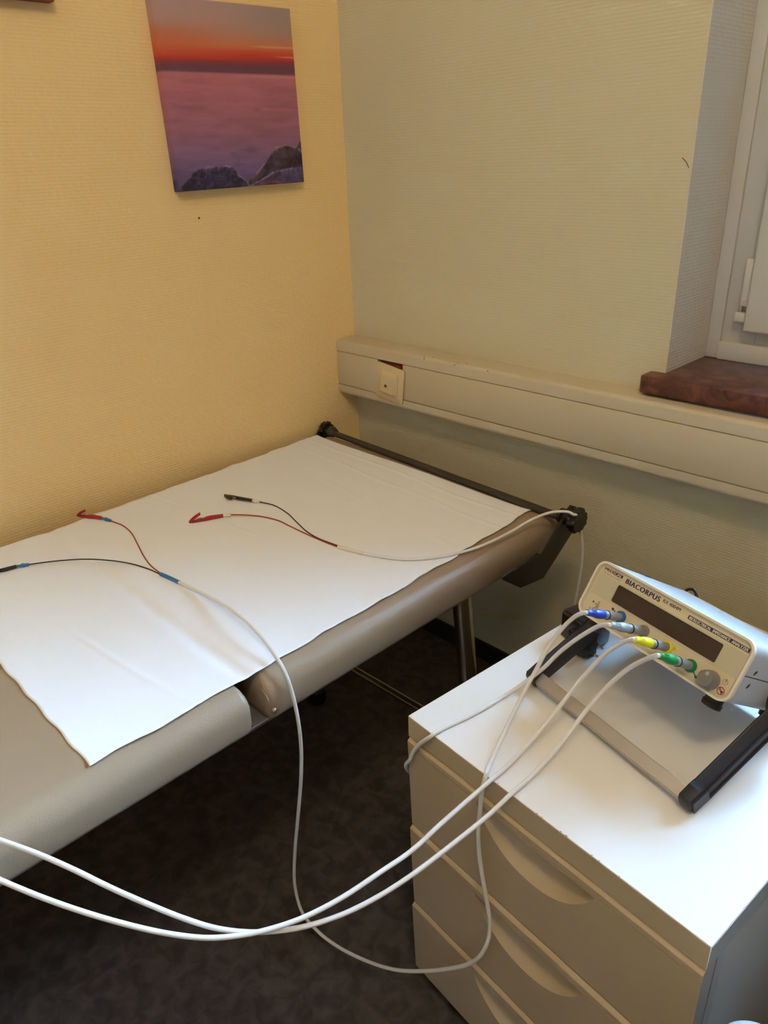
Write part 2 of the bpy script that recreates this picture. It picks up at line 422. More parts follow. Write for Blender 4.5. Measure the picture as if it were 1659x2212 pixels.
def sea_print(u, v):
    u = np.asarray(u, float); v = np.asarray(v, float)
    C_ = lambda h: np.array(lin(h))
    stops = [(0,'#5d4f6e'),(.06,'#68577c'),(.18,'#83637f'),(.32,'#9b6674'),(.48,'#aa6870'),(.60,'#b46c70'),(.632,'#b96f70'),(.640,'#724850'),(.672,'#704650'),(.695,'#8f3d3e'),(.72,'#c23f30'),(.75,'#cf5038'),(.79,'#cf7a50'),(.84,'#c08468'),(.90,'#b98d7c'),(1.0,'#b5958c')]
    vv = v + .018*(u-.5)*(v > .645)*-1 + .02*(fbm(u*3, v*40, 3)-.5)*(v > .7)
    out = np.zeros(u.shape+(3,))
    P = np.array([s[0] for s in stops]); Cc = np.array([C_(s[1]) for s in stops])
    for k in range(3): out[..., k] = np.interp(vv, P, Cc[:, k])
    # warmer left, greyer top right
    top = sstep(.74, .95, v)
    out = mixc(out, C_('#9c8a7c'), .75*top*sstep(.25, .95, u))
    out = mixc(out, C_('#c9603a'), .55*sstep(.70,.74,v)*(1-sstep(.80,.90,v))*(1-sstep(0,.6,u)))
    # thin bright clouds at the right
    for (v0, w_, u0) in ((.785,.004,.60),(.732,.003,.78)):
        out = mixc(out, C_('#e0b070'), .75*np.exp(-((v-v0-.012*(u-.8))/w_)**2)*sstep(u0, u0+.2, u))
    # water streaks
    sea = 1-sstep(.625,.64,v)
    st = fbm(u*5+2*v, v*34, 11)
    out = out*(1+sea[..., None]*((st-.5)*.42)[..., None])
    st2 = sstep(.56,.70,fbm(u*3+1.2*v, v*15, 23))*(1-sstep(.40,.50,v))
    out = mixc(out, C_('#5b4a63'), .55*st2*sea)
    out = mixc(out, C_('#d0888a'), .6*np.exp(-((v-.622)/.006)**2)*sstep(.35,.9,u))
    # rocks
    rough = (fbm(u*13, v*13, 31, 4)-.5)
    def rock(h, dark, mid, lite, seed, lumps):
        nonlocal out
        d = h - v
        msk = sstep(0, .007, d)
        t1 = fbm(u*lumps, v*lumps*1.3, seed, 4); t2 = fbm(u*lumps+.22, v*lumps*1.3-.25, seed, 4)
        slope = np.clip((t2-t1)*2.2+.22, 0, 1)                       # faces turned to the sky
        rid = 1-np.abs(2*fbm(u*lumps*1.2, v*lumps*1.5, seed+9, 3)-1)
        crest = np.exp(-np.clip(d, 0, 1)/.022)
        colr = mixc(np.broadcast_to(C_(dark), out.shape).copy(), C_(mid), np.clip(slope*.9+.2*crest, 0, 1))
        colr = mixc(colr, C_(lite), np.clip(.30*sstep(.80,.99,rid)*(.2+.8*crest)+.60*np.exp(-((d-.006)/.007)**2)*sstep(.40,.62,fbm(u*26, v*26, seed+3, 3)), 0, 1))
        out = mixc(out, colr, msk)
    rock(.285*np.exp(-((u-1.06)/.20)**2)+.01*rough, '#43384a', '#5a4a58', '#70606c', 41, 9)
    rock(np.where(u > .42, .240*np.exp(-(np.abs(u-.88)/.27)**2.2), -1)+.030*rough, '#332831', '#54454f', '#b9969b', 43, 8)
    rock(.132*np.exp(-(np.abs(u-.27)/.225)**4)+.045*rough-.01*(u > .55), '#292234', '#4a3f54', '#a590a6', 47, 15)
    rock(np.where(u > .5, .100*np.exp(-(np.abs(u-.95)/.33)**3), -1)+.022*rough, '#40364c', '#5f526f', '#ab9ab5', 53, 10)
    rock(np.where(u > .55, .026*np.exp(-(np.abs(u-.72)/.09)**2), -1)+.015*rough, '#4a3038', '#6a4a50', '#a0605a', 59, 12)
    return np.clip(out*np.array([1.10, 1.14, 1.34]), 0.001, .95)
pm = bpy.data.materials.new('printed_canvas'); pm.use_nodes = True
nt = pm.node_tree; pb = nt.nodes['Principled BSDF']; pb.inputs['Roughness'].default_value = .6; pb.inputs['Specular IOR Level'].default_value = .3
at = nt.nodes.new('ShaderNodeAttribute'); at.attribute_name = 'print'; nt.links.new(at.outputs['Color'], pb.inputs['Base Color'])
tc = nt.nodes.new('ShaderNodeTexCoord'); wv = nt.nodes.new('ShaderNodeTexNoise'); wv.inputs['Scale'].default_value = 900; bp = nt.nodes.new('ShaderNodeBump')
bp.inputs['Strength'].default_value = .15; bp.inputs['Distance'].default_value = .0004
nt.links.new(tc.outputs['Object'], wv.inputs['Vector']); nt.links.new(wv.outputs['Fac'], bp.inputs['Height']); nt.links.new(bp.outputs['Normal'], pb.inputs['Normal'])
def canvas(name, y0, y1, z0, z1, th, rot, fn, nu, nv, label):
    """stretched canvas on the left wall: front x=th, y0 (left in view) to y1, print wraps onto the edges"""
    root = thing(name, label, 'picture', (0.001, (y0+y1)/2, z0), 'canvas prints on the yellow wall')
    cyy, czz = (y0+y1)/2, (z0+z1)/2
    V = []; UVc = []; F = []
    w_, h_ = y1-y0, z1-z0
    def put(y, z, x):
        dy, dz = y-cyy, z-czz
        V.append((x, cyy+dy*math.cos(rot)-dz*math.sin(rot), czz+dy*math.sin(rot)+dz*math.cos(rot)))
    us = np.concatenate([[-th/w_], np.linspace(0, 1, nu+1), [1+th/w_]]); vs = np.concatenate([[-th/h_], np.linspace(0, 1, nv+1), [1+th/h_]])
    UU, VV = np.meshgrid(us, vs, indexing='ij')
    cols = fn(np.abs(UU)-2*np.clip(UU-1, 0, 1), np.abs(VV)-2*np.clip(VV-1, 0, 1))
    for i in range(len(us)):
        for j in range(len(vs)):
            edge = i in (0, len(us)-1) or j in (0, len(vs)-1)
            put(y0+min(max(us[i], 0), 1)*w_, z0+min(max(vs[j], 0), 1)*h_, .001 if edge else th+.001)
    n2 = len(vs)
    for i in range(len(us)-1):
        for j in range(n2-1): F.append((i*n2+j, (i+1)*n2+j, (i+1)*n2+j+1, i*n2+j+1))
    me = bpy.data.meshes.new('printed_canvas')
    base = Vector(root.location)
    me.from_pydata([tuple(Vector(p)-base) for p in V], [], F)
    ca = me.color_attributes.new('print', 'FLOAT_COLOR', 'POINT')
    flat = np.ones((len(V), 4), np.float32); flat[:, :3] = cols.reshape(-1, 3)
    ca.data.foreach_set('color', flat.ravel())
    me.materials.append(pm)
    o = bpy.data.objects.new('printed_canvas', me); COL.objects.link(o); o.parent = root
    bk_ = MB()
    for (a, b) in (((y0+.004, z0+.004),(y1-.004, z0+.03)),((y0+.004, z1-.03),(y1-.004, z1-.004)),((y0+.004, z0+.03),(y0+.03, z1-.03)),((y1-.03, z0+.03),(y1-.004, z1-.03))):
        bk_.box((.0015, a[0], a[1]), (th-.002, b[0], b[1]))
    R_ = Matrix.Translation((0,cyy,czz)) @ Matrix.Rotation(rot, 4, 'X') @ Matrix.Translation((0,-cyy,-czz))
    bk_.bm.transform(R_); bk_.build('stretcher_frame', M['old_plastic'], root)
    return root
canvas('canvas_picture', -.4285, -.1375, 1.0755, 1.3755, .0195, math.radians(.75), sea_print, 150, 170, 'unframed canvas print of a red sunset over a misty rocky sea on the yellow wall')
def dusk_print(u, v):
    out = np.zeros(np.shape(u)+(3,)); out[:] = lin('#7a3b33'); return mixc(out, np.array(lin('#a56a4c')), np.clip(fbm(np.asarray(u)*4, np.asarray(v)*9, 77), 0, 1))
canvas('canvas_picture', -.91, -.5965, 1.3495, 1.66, .0195, 0, dusk_print, 30, 40, 'second canvas picture, only its bottom edge showing in the upper left corner')

# ------------------------------------------------------------------ examination couch
couch = thing('examination_couch', 'taupe leatherette examination couch with chrome legs standing along the yellow wall', 'couch', (.355, -1.05, 0))
CX0, CX1, CZ0, CZ1 = .022, .684, .4665, .530
HEAD_END, HEAD_FRONT, MAIN_BACK, MAIN_END = -.128, -.793, -.8155, -2.02
def cushion(name, y0, y1, sag=.0):
    """upholstered pad: rounded slab, the side bulging a little"""
    mb = MB(); bm = mb.bm
    W2 = (CX1-CX0)/2; cx = (CX0+CX1)/2; cy = (y0+y1)/2; L2 = (y1-y0)/2
    prof = [(-.012, CZ0), (-.003, CZ0+.002), (.0, CZ0+.012)]
    R_ = .036
    for i in range(11):
        a = PI/2*i/10
        prof.append((-R_*(1-math.cos(a)), CZ1-R_*.86*(1-math.sin(a)) ))
    rings = []
    for off, z in prof:
        w_, l_ = (W2+off), (L2+off*.32)
        rings.append([bm.verts.new((cx+p[0], cy+p[1], z)) for p in rrect(2*w_, 2*l_, .0105+max(off, -.016)*.3, 6)])
    n = len(rings[0])
    for a, b in zip(rings, rings[1:]):
        for i in range(n): bm.faces.new((a[i], a[(i+1) % n], b[(i+1) % n], b[i]))
    bm.faces.new(rings[0][::-1]); bm.faces.new(rings[-1])
    return mb.build(name, M['leather'], couch, angle=60)
head = cushion('head_cushion', HEAD_FRONT, HEAD_END)
main = cushion('main_cushion', MAIN_END, MAIN_BACK)
# tucked corner fold and its stud beside the gap
MB().tube([(.672,-.7935,.514),(.680,-.7915,.504),(.6815,-.7905,.492),(.6795,-.7915,.478)], lambda s: .0013*(1-.8*abs(2*s-1)), 8).build('corner_fold', M['leather'], head)
MB().lathe([(.0040,0),(.0037,.0014),(.0022,.0026),(.0005,.0030)], along((.6836,-.7850,.4805),(1,-.1,.1)), 16).build('stud', M['steel'], head)
# steel frame under the pads
fm = MB()
for x in (.036, .634): fm.box((x, MAIN_END+.02, .4540), (x+.0355, HEAD_END-.012, .4660), .002, 2)
for y in (MAIN_END+.03, -1.40, -.825, -.37, HEAD_END-.040): fm.box((.066, y, .4510), (.634, y+.026, .4655), .002, 2)
fm.build('base_frame', M['frame_grey'], couch)
MB().box((.30,-.822,.4655),(.6770,-.782,.4672),.0005,1).build('hinge_plate', M['frame_grey'], couch)
def leg(top, foot):
    v = Vector(foot)-Vector(top); k = .022/abs(v.z)
    a = Vector(foot)-v*k
    mb = MB().tube([top, a], .0165, 24, 0); l = mb.build('leg', M['chrome'], couch)
    MB().lathe([(.019,0),(.021,.004),(.021,.020),(.019,.026)], along((foot[0],foot[1],.0005),(0,0,1)), 20).build('rubber_foot', M['rubber'], l)
leg((.640,-.362,.450), (.686,-.362,0)); leg((.226,-.372,.450), (.2345,-.383,0))
leg((.640,-1.72,.450), (.686,-1.72,0)); leg((.090,-1.72,.450), (.060,-1.72,0))
MB().tube([(.224,-.377,.148),(.6705,-.366,.148)], .0085, 16, 0).build('cross_bar', M['chrome'], couch)
MB().tube([(.070,-1.72,.148),(.6705,-1.72,.148)], .0085, 16, 0).build('cross_bar', M['chrome'], couch)
# paper roll holder: bracket plates, bar, star knobs
pl = [(y-.0112, z+.0072) for y, z in [(-.152,.5405),(-.165,.526),(-.219,.483),(-.231,.491),(-.287,.489),(-.289,.4865),(-.294,.4865),(-.296,.489),(-.307,.488),(-.329,.488),(-.332,.484),(-.278,.444),(-.211,.434),(-.117,.499),(-.113,.520),(-.120,.540),(-.136,.548)]]
PX = frame_m((.7055,0,0), (0,1,0), (0,0,1), (1,0,0))
br = MB().prism(pl, .005, PX, .0008, 2).build('bracket', M['black_metal'], couch)
pl2 = [(y+.028, z-.006) for y, z in pl]
MB().prism(pl2, .005, frame_m((.008,0,0), (0,1,0), (0,0,1), (1,0,0)), .0008, 2).build('bracket', M['black_metal'], couch)
BL, BR = Vector((.030,-.1300,.5370)), Vector((.7060,-.1672,.5370))
MB().tube([BL, BR], .0068, 18, 0).build('roll_bar', M['bar_grey'], couch)
def star_knob(o, d, r, parent=couch):
    pts = []
    for i in range(60):
        a = 2*PI*i/60; pts.append(((r*(.86+.14*math.cos(6*a)))*math.cos(a), (r*(.86+.14*math.cos(6*a)))*math.sin(a)))
    k = MB().prism(pts, .015, along(o, d) @ Matrix.Translation((0,0,.012)), .004, 3)
    k.lathe([(r*.62,0),(r*.50,.013)], along(o, d), 20)
    return k.build('star_knob', M['black_plastic'], parent, angle=22)
star_knob((.7110,-.1600,.5380), (1,-.06,0), .0235)
star_knob((.0400,-.1250,.5370), (-1,.06,0), .020)
MB().lathe([(.0135,0),(.0140,.004),(.0110,.012),(.0082,.020)], along((.0420,-.1275,.5375),(1,-.06,0)), 22).build('bar_collar', M['bar_grey'], couch)
MB().lathe([(.0135,-.006),(.0135,.0)], along((.7050,-.1640,.5390),(1,-.06,0)), 22).build('bar_collar', M['black_metal'], couch)

# paper sheet
def pedge(y, xs):
    return np.interp(y, [-1.012,-.889,-.765,-.60,-.40,-.165], xs)
def paper_f(a, b):
    y = -1.0115 + b*(.8555)
    xl = float(pedge(y, [.052,.0495,.047,.041,.035,.022])); xr = float(pedge(y, [.662,.662,.6615,.658,.651,.640]))
    ytop = y
    x = xl+(xr-xl)*a
    if b > .9: ytop = y + (b-.9)/.1*(-.010*a-.004*math.sin(a*9)*.5)
    if b < .02: ytop = y + .001*math.sin(a*60)
    n1 = noise.noise(Vector((x*9, y*9, 1.3))); n2 = noise.noise(Vector((x*28+y*9, y*14, 5.1))); n3 = noise.noise(Vector((x*4, y*40, 9)))
    rim = max(0, abs(a-.5)*2-.93)/.07
    x += (1 if a > .5 else -1)*rim*.0048*noise.noise(Vector((y*24, 3.3 if a > .5 else 7.7, 0)))
    z = CZ1 + .0011 + .0007*n1 + .00035*n2 + .0002*n3
    z += rim*(.0010+.0034*max(0, noise.noise(Vector((y*26, 8 if a > .5 else 2, 1)))))
    z -= (.0034*math.exp(-((y+.8045)/.011)**2))*(1-.5*rim)       # sinks into the gap between the pads
    for (c0, c1, h, w_) in ((-.186,-.205,.0012,.0030),(-.232,-.262,.0007,.004),(-.30,-.37,.0006,.004),(-.60,-.52,.0005,.004),(-.95,-.88,.0007,.004)):
        yc = c0+(c1-c0)*a+.006*noise.noise(Vector((x*8, c0*30, 0)))
        z += h*math.exp(-((y-yc)/w_)**2)
    zmax = max(z, CZ1+.0006 if not (-.8215 < y < -.7875) else z)
    return (x, ytop, zmax)
pp = MB().grid(paper_f, 130, 260)
ps = pp.build('paper_sheet', M['paper'], None, angle=180)
so = ps.modifiers.new('thickness', 'SOLIDIFY'); so.thickness = .0005; so.offset = 1
tag(ps, 'white disposable paper sheet spread over the couch under the electrode leads', 'paper')

# ------------------------------------------------------------------ drawer cabinet
A = Vector((.836, -.695, 0)); ca = math.radians(-5.1)
U_ = Vector((math.cos(ca), math.sin(ca), 0)); V_ = Vector((-math.sin(ca), math.cos(ca), 0)); Z_ = Vector((0,0,1))
CM = frame_m(A, U_, V_, Z_)
CW, CD, TOP = .389, .484, .505
cab = thing('drawer_cabinet', 'cream white drawer pedestal with crescent grip recesses, white top, right of the couch', 'cabinet', tuple(CM @ Vector((CW/2, CD/2, 0))))
MB().box((0, 0, .4735), (CW, CD, TOP), .0012, 2, CM).build('top_panel', M['cab_top'], cab)
fr = MB().box((.0006, -.0004, .4741), (CW-.0006, .0003, TOP-.0009), .0, 2, CM); fr.build('front_edging', M['cab'], cab)
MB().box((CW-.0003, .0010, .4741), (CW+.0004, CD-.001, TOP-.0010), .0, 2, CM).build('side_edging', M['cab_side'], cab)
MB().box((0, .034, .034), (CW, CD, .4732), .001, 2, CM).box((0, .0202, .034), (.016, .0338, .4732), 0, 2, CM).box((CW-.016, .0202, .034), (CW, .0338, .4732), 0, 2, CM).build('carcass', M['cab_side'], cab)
MB().box((.0165, .0325, .0345), (CW-.0165, .0336, .4730), 0, 2, CM).build('front_gap', M['gap'], cab)
cs = MB()
for u in (.05, CW-.05):
    for v_ in (.06, CD-.06):
        c_ = MB().lathe([(.014,-.009),(.017,-.006),(.017,.006),(.014,.009)], CM @ Matrix.Translation((u, v_, .0175)) @ Matrix.Rotation(PI/2, 4, 'Y'), 20)
        c_.box((-.010,-.010,.015),(.010,.010,.0338),.002,2,CM @ Matrix.Translation((u, v_, .0)))
        c_.build('castor', M['black_plastic'], cab)
def drawer(z0, z1):
    """front panel with a line groove near its top edge and a scooped crescent grip below it"""
    mb = MB(); bm = mb.bm
    th = .0192; g_z = z1-.0120                     # groove height
    u0, u1 = .118, .277; um = (u0+u1)/2; dep = .0290; sag = .055
    def low(u):                                    # lower rim of the crescent
        s = (u-um)/((u1-u0)/2)
        return g_z-.0025 - sag*max(0, 1-abs(s)**2.3)**.85 if abs(s) < 1 else g_z-.0025
    us = sorted(set([.0006, .03, .08, u0] + [u0+(u1-u0)*(0.5-0.5*math.cos(PI*i/40)) for i in range(41)] + [.31, .35, CW-.0006]))
    zt = g_z-.0025
    cols = []
    for u in us:
        lo = low(u); col = []
        col.append((u, 0, z0+.0012)); col.append((u, 0, (z0+lo)/2)); col.append((u, 0, lo))
        s = (u-um)/((u1-u0)/2); env = max(0, 1-s*s)**.7
        for k in range(1, 9):
            f = k/8; zz = lo+(zt-lo)*f
            col.append((u, dep*(env**.8)*(1-(1-f)**2.4), zz))
        col.append((u, 0, zt+.0004)); 
        col.append((u, 0, g_z-.0005)); col.append((u, .0022, g_z-.0004)); col.append((u, .0022, g_z+.0004)); col.append((u, 0, g_z+.0005))
        col.append((u, 0, z1-.0040)); col.append((u, .0006, z1-.0030)); col.append((u, .0032, z1-.0008)); col.append((u, .0046, z1)); col.append((u, th, z1)); col.append((u, th, z0)); col.append((u, .001, z0))
        cols.append([bm.verts.new(CM @ Vector((p[0], p[1]+(-.0026+.0040*(z1-p[2])/(z1-z0) if p[1] < th-.001 else 0), p[2]))) for p in col])
    n = len(cols[0])
    for a, b in zip(cols, cols[1:]):
        for i in range(n): 
            try: bm.faces.new((a[i], a[(i+1) % n], b[(i+1) % n], b[i]))
            except ValueError: pass
    bm.faces.new(cols[0]); bm.faces.new(cols[-1][::-1])
    bmesh.ops.remove_doubles(bm, verts=bm.verts, dist=.00002)
    o = mb.build('drawer_front', M['cab'], cab, angle=28)
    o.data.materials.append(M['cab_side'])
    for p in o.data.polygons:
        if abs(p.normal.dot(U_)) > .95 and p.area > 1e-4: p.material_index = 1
    return o
drawer(.3240, .4712); drawer(.1750, .3222); drawer(.0340, .1732)
# chipped front edge of the top panel
ch = MB(); random.seed(7)
for u, w_ in ((.2000,.0009),(.2060,.0006),(.2300,.0008),(.2368,.0018),(.2672,.0007),(.2756,.0006),(.146,.0007),(.298,.0005)):
    ch.prism([(u-w_,.0),(u+w_,.0002),(u+w_*.5,.0010),(u-w_*.6,.0007)], .00012, CM @ Matrix.Translation((0,0,TOP)))
tag(ch.build('edge_chips', M['scuff'], cab), kind='stuff')

# ------------------------------------------------------------------ impedance analyser on its tilted handle
DC = Vector((1.0452, -.5105, .6391)); DX = Vector((.9686, -.2486, 0)); DU = Vector((.1283, .5000, .8565)).normalized(); DN = Vector((-.2129, -.8296, .5162)).normalized()
DBK = Vector((.2486, .9686, 0))
DM = frame_m(DC, DX, DU, DN)
W_, H_, DD = .213, .0705, .172
dev = thing('bioimpedance_analyser', 'beige fronted electronic measuring device tilted on its black and aluminium handle on the cabinet', 'device', (1.11, -.45, TOP))
R_ = .0125
full = rrect(W_-.001, H_-.001, R_, 7)
def half(up):
    pts = []
    if up: pts = [(W_/2-.0005, .0006)] + [p for p in full if p[1] > 0] + [(-W_/2+.0005, .0006)]
    else: pts = [(-W_/2+.0005, -.0006)] + [p for p in full if p[1] < 0] + [(W_/2-.0005, -.0006)]
    return pts
up = MB().prism(half(True), DD-.007, DM @ Matrix.Translation((0,0,-DD+.003)), .0006, 2).build('upper_shell', M['case_grey'], dev)
lo = MB().prism(half(False), DD-.007, DM @ Matrix.Translation((0,0,-DD+.003)), .0006, 2).build('lower_shell', M['case_grey'], dev)
MB().prism(rrect(W_-.004, H_-.004, R_-.002, 7), DD-.010, DM @ Matrix.Translation((0,0,-DD+.004))).build('inner_chassis', M['gap'], dev)
bz = MB()
o1, i1, i2 = rrect(W_, H_, R_+.0005, 7), rrect(W_-.0052, H_-.0052, R_-.002, 7), rrect(W_-.0105, H_-.0120, R_-.005, 7)
ring_prism(bz, o1, i1, -.0042, .0006, DM)
bz.build('front_bezel', M['bezel'], dev, angle=30)
sl_ = MB(); L = [[sl_.bm.verts.new(DM @ Vector((p[0], p[1], z))) for p in pts] for pts, z in ((i1,-.0006),(i2,-.0022))]
for i in range(len(i1)): sl_.bm.faces.new((L[0][i], L[0][(i+1)%len(i1)], L[1][(i+1)%len(i1)], L[1][i]))
sl_.build('bezel_slope', M['grey_ring'] if False else M['band'], dev)
rb = MB(); ring_prism(rb, o1, i1, -DD-.001, -DD+.003, DM); rb.build('rear_bezel', M['bezel'], dev, angle=30)
MB().prism(i1, .002, DM @ Matrix.Translation((0,0,-DD))).build('rear_panel', M['case_grey'], dev)
# front foil round the display window
disp = rrect(.1440, .0217, .0022, 7, .0027, .0066)
fp = MB(); ring_prism(fp, i2, disp, -.0042, -.0018, DM); face = fp.build('front_panel', M['face'], dev, angle=30)
bd = MB(); ring_prism(bd, rrect(.2018, .0265, .0006, 7, .0013, .0063), disp, -.0019, -.00172, DM); bd.build('printed_band', M['band'], face)
MB().prism(disp, .0012, DM @ Matrix.Translation((0,0,-.0046))).build('display', M['glass_dark'], dev)
PZ = -.00165
def text(s, x0, x1, y0, y1, material, name, parent=face, bold=0.0, z=PZ, spacing=1.0):
    """raised-ink lettering fitted to the box x0..x1, y0..y1 (metres on the front panel); bold thickens the strokes sideways"""
    cu = bpy.data.curves.new('lettering', 'FONT'); cu.body = s; cu.extrude = .01; cu.space_character = spacing
    cu.resolution_u = 3
    o = bpy.data.objects.new('lettering', cu); COL.objects.link(o)
    dg = bpy.context.evaluated_depsgraph_get(); me0 = bpy.data.meshes.new_from_object(o.evaluated_get(dg))
    bpy.data.objects.remove(o); bpy.data.curves.remove(cu)
    co = np.empty(len(me0.vertices)*3); me0.vertices.foreach_get('co', co); co = co.reshape(-1, 3)
    a, b = co.min(0), co.max(0)
    bb = bold*(y1-y0)
    q = np.empty_like(co)
    q[:, 0] = x0+bb+(co[:, 0]-a[0])/(b[0]-a[0])*(x1-x0-2*bb); q[:, 1] = y0+(co[:, 1]-a[1])/(b[1]-a[1])*(y1-y0)
    q[:, 2] = z+(co[:, 2]-a[2])/max(b[2]-a[2], 1e-9)*.00012
    base = root_loc(parent); Rm = np.array(DM.to_3x3()); T = np.array(DM.translation-base)
    polys = [tuple(p.vertices) for p in me0.polygons]; n = len(q)
    shifts = [0.0] if not bold else [-bb, -bb/3, bb/3, bb]
    V = []; F = []
    for k, sh in enumerate(shifts):
        qq = q.copy(); qq[:, 0] += sh; qq[:, 2] += k*.000004
        V += (qq @ Rm.T + T).tolist(); F += [tuple(i+k*n for i in p) for p in polys]
    bpy.data.meshes.remove(me0)
    me = bpy.data.meshes.new(name); me.from_pydata(V, [], F); me.materials.append(material)
    ob = bpy.data.objects.new(name, me); COL.objects.link(ob); ob.parent = parent
    return ob
mm = .001
text('MEDI', -96*mm, -82.6*mm, 25.0*mm, 28.2*mm, M['navy'], 'maker_lettering', bold=.06)
MB().prism([(-82.0*mm,24.7*mm),(-68.6*mm,24.7*mm),(-68.6*mm,28.7*mm),(-82.0*mm,28.7*mm)], .0001, DM @ Matrix.Translation((0,0,PZ-.00008))).build('lettering_box', M['navy'], face)
text('CAL', -81.2*mm, -69.4*mm, 25.3*mm, 28.2*mm, M['pale_print'], 'maker_lettering', bold=.06, z=PZ+.00005)
text('HealthCare GmbH', -96*mm, -68.9*mm, 20.9*mm, 23.3*mm, M['grey_print'], 'maker_small_lettering')
text('BIACORPUS', -62.5*mm, -12.2*mm, 22.5*mm, 28.5*mm, M['navy'], 'title_lettering', bold=.075, spacing=1.15)
text('RX 4004M', -8.8*mm, 14.9*mm, 24.9*mm, 28.6*mm, M['dark_print'], 'title_lettering', bold=.03)
MB().prism(rrect(74.6*mm, 4.6*mm, 1.0*mm, 4, 63.4*mm, 24.5*mm), .0001, DM @ Matrix.Translation((0,0,PZ-.00008))).build('lettering_bar', M['navy'], face)
text('BIOELECTRICAL  IMPEDANCE  ANALYZER', 27.8*mm, 99.2*mm, 22.9*mm, 26.1*mm, M['pale_print'], 'bar_lettering', bold=.045, z=PZ+.00005)
def disc(x, y, r, m, name, z=PZ): return MB().lathe([(r*mm,0),(r*mm,.0001)], DM @ Matrix.Translation((x*mm, y*mm, z)), 20).build(name, m, face)
def strip(x0, y0, x1, y1, w, m, name, z=PZ):
    d = Vector((x1-x0, y1-y0)).normalized()*w/2; n_ = Vector((-d.y, d.x))
    return MB().prism([((x0+n_.x)*mm,(y0+n_.y)*mm),((x0-n_.x)*mm,(y0-n_.y)*mm),((x1-n_.x)*mm,(y1-n_.y)*mm),((x1+n_.x)*mm,(y1+n_.y)*mm)], .0001, DM @ Matrix.Translation((0,0,z))).build(name, m, face)
# small printed figure with coloured electrode dots
disc(-89.4, -15.7, 1.25, M['navy'], 'printed_dot'); disc(-76.2, -17.0, 1.25, M['yellow'], 'printed_dot'); disc(-90.0, -24.4, 1.2, M['grey_print'], 'printed_dot')
disc(-81.6, -13.2, 1.5, M['grey_print'], 'printed_figure')
MB().prism([(p[0]*mm,p[1]*mm) for p in [(-80.6,-15.0),(-82.8,-14.8),(-87.2,-16.6),(-87.0,-17.4),(-83.8,-17.0),(-84.2,-20.2),(-87.4,-23.6),(-86.2,-24.4),(-82.4,-21.2),(-81.0,-21.0),(-79.0,-24.6),(-77.8,-24.2),(-79.6,-20.2),(-79.8,-17.2)]], .0001, DM @ Matrix.Translation((0,0,PZ))).build('printed_figure', M['grey_print'], face)
disc(-60.9, -11.1, 1.7, M['navy'], 'printed_dot'); strip(-60.9,-11.1,-51,-14.0,1.0,M['navy'],'printed_line')
disc(32.6, -11.3, 1.7, M['yellow'], 'printed_dot'); disc(29.2, -12.6, 1.4, M['yellow'], 'printed_dot'); strip(33,-11.3,24,-14.0,1.0,M['yellow'],'printed_line')
disc(64.9, -26.6, 1.8, M['green_ring'], 'printed_dot'); strip(64.9,-26.6,58,-22.0,1.3,M['green_ring'],'printed_line')
# standby mark and no-pacemaker mark
def annulus(x, y, r0, r1, m, name):
    q = MB(); n = 30
    ring_prism(q, [((x+r1*math.cos(2*PI*i/n))*mm,(y+r1*math.sin(2*PI*i/n))*mm) for i in range(n)], [((x+r0*math.cos(2*PI*i/n))*mm,(y+r0*math.sin(2*PI*i/n))*mm) for i in range(n)], PZ, PZ+.0001, DM)
    return q.build(name, m, face)
annulus(94.1, -14.9, 2.65, 2.9, M['dark_print'], 'standby_mark'); strip(94.1,-15.2,94.4,-11.2,.55,M['dark_print'],'standby_mark')
annulus(94.2, -25.0, 3.35, 4.15, M['red_print'], 'prohibition_mark')
hp = [(0,-2.0),(-1.9,.2),(-1.7,1.3),(-.8,1.6),(0,.9),(.8,1.6),(1.7,1.3),(1.9,.2)]
MB().prism([((95.3+p[0]*.9)*mm,(-25.6+p[1]*.9)*mm) for p in hp], .0001, DM @ Matrix.Translation((0,0,PZ))).build('prohibition_heart', M['dark_print'], face)
annulus(92.3, -24.4, .55, .85, M['dark_print'], 'prohibition_wire')
strip(92.0,-22.0,96.2,-28.0,.85,M['red_print'],'prohibition_mark', PZ+.00004)
# knob with pale marker dot
KM = DM @ Matrix.Translation((80.2*mm, -20.6*mm, -.0018))
kn = MB().lathe([(.0098,0),(.0098,.002),(.0088,.0125),(.0080,.0138)], KM, 32).build('turning_knob', M['knob_grey'], dev)
MB().lathe([(.0022,0),(.0022,.0010),(.0015,.0014)], KM @ Matrix.Translation((.0005,.0056,.0136)), 16).build('knob_marker', M['knob_pale'], kn)
# coloured sockets
SOCK = {'blue': ((-46.6,-14.3),'blue_ring'), 'grey': ((-12.2,-14.2),'grey_ring'), 'yellow': ((21.6,-15.6),'yellow'), 'green': ((54.4,-19.4),'green_ring')}
for k, ((sx, sy), m_) in SOCK.items():
    MB().lathe([(.0070,0),(.0070,.0026),(.0062,.0038),(.0050,.0038),(.0050,.0005)], DM @ Matrix.Translation((sx*mm, sy*mm, -.0018)), 28).build('socket_ring', M[m_], dev)
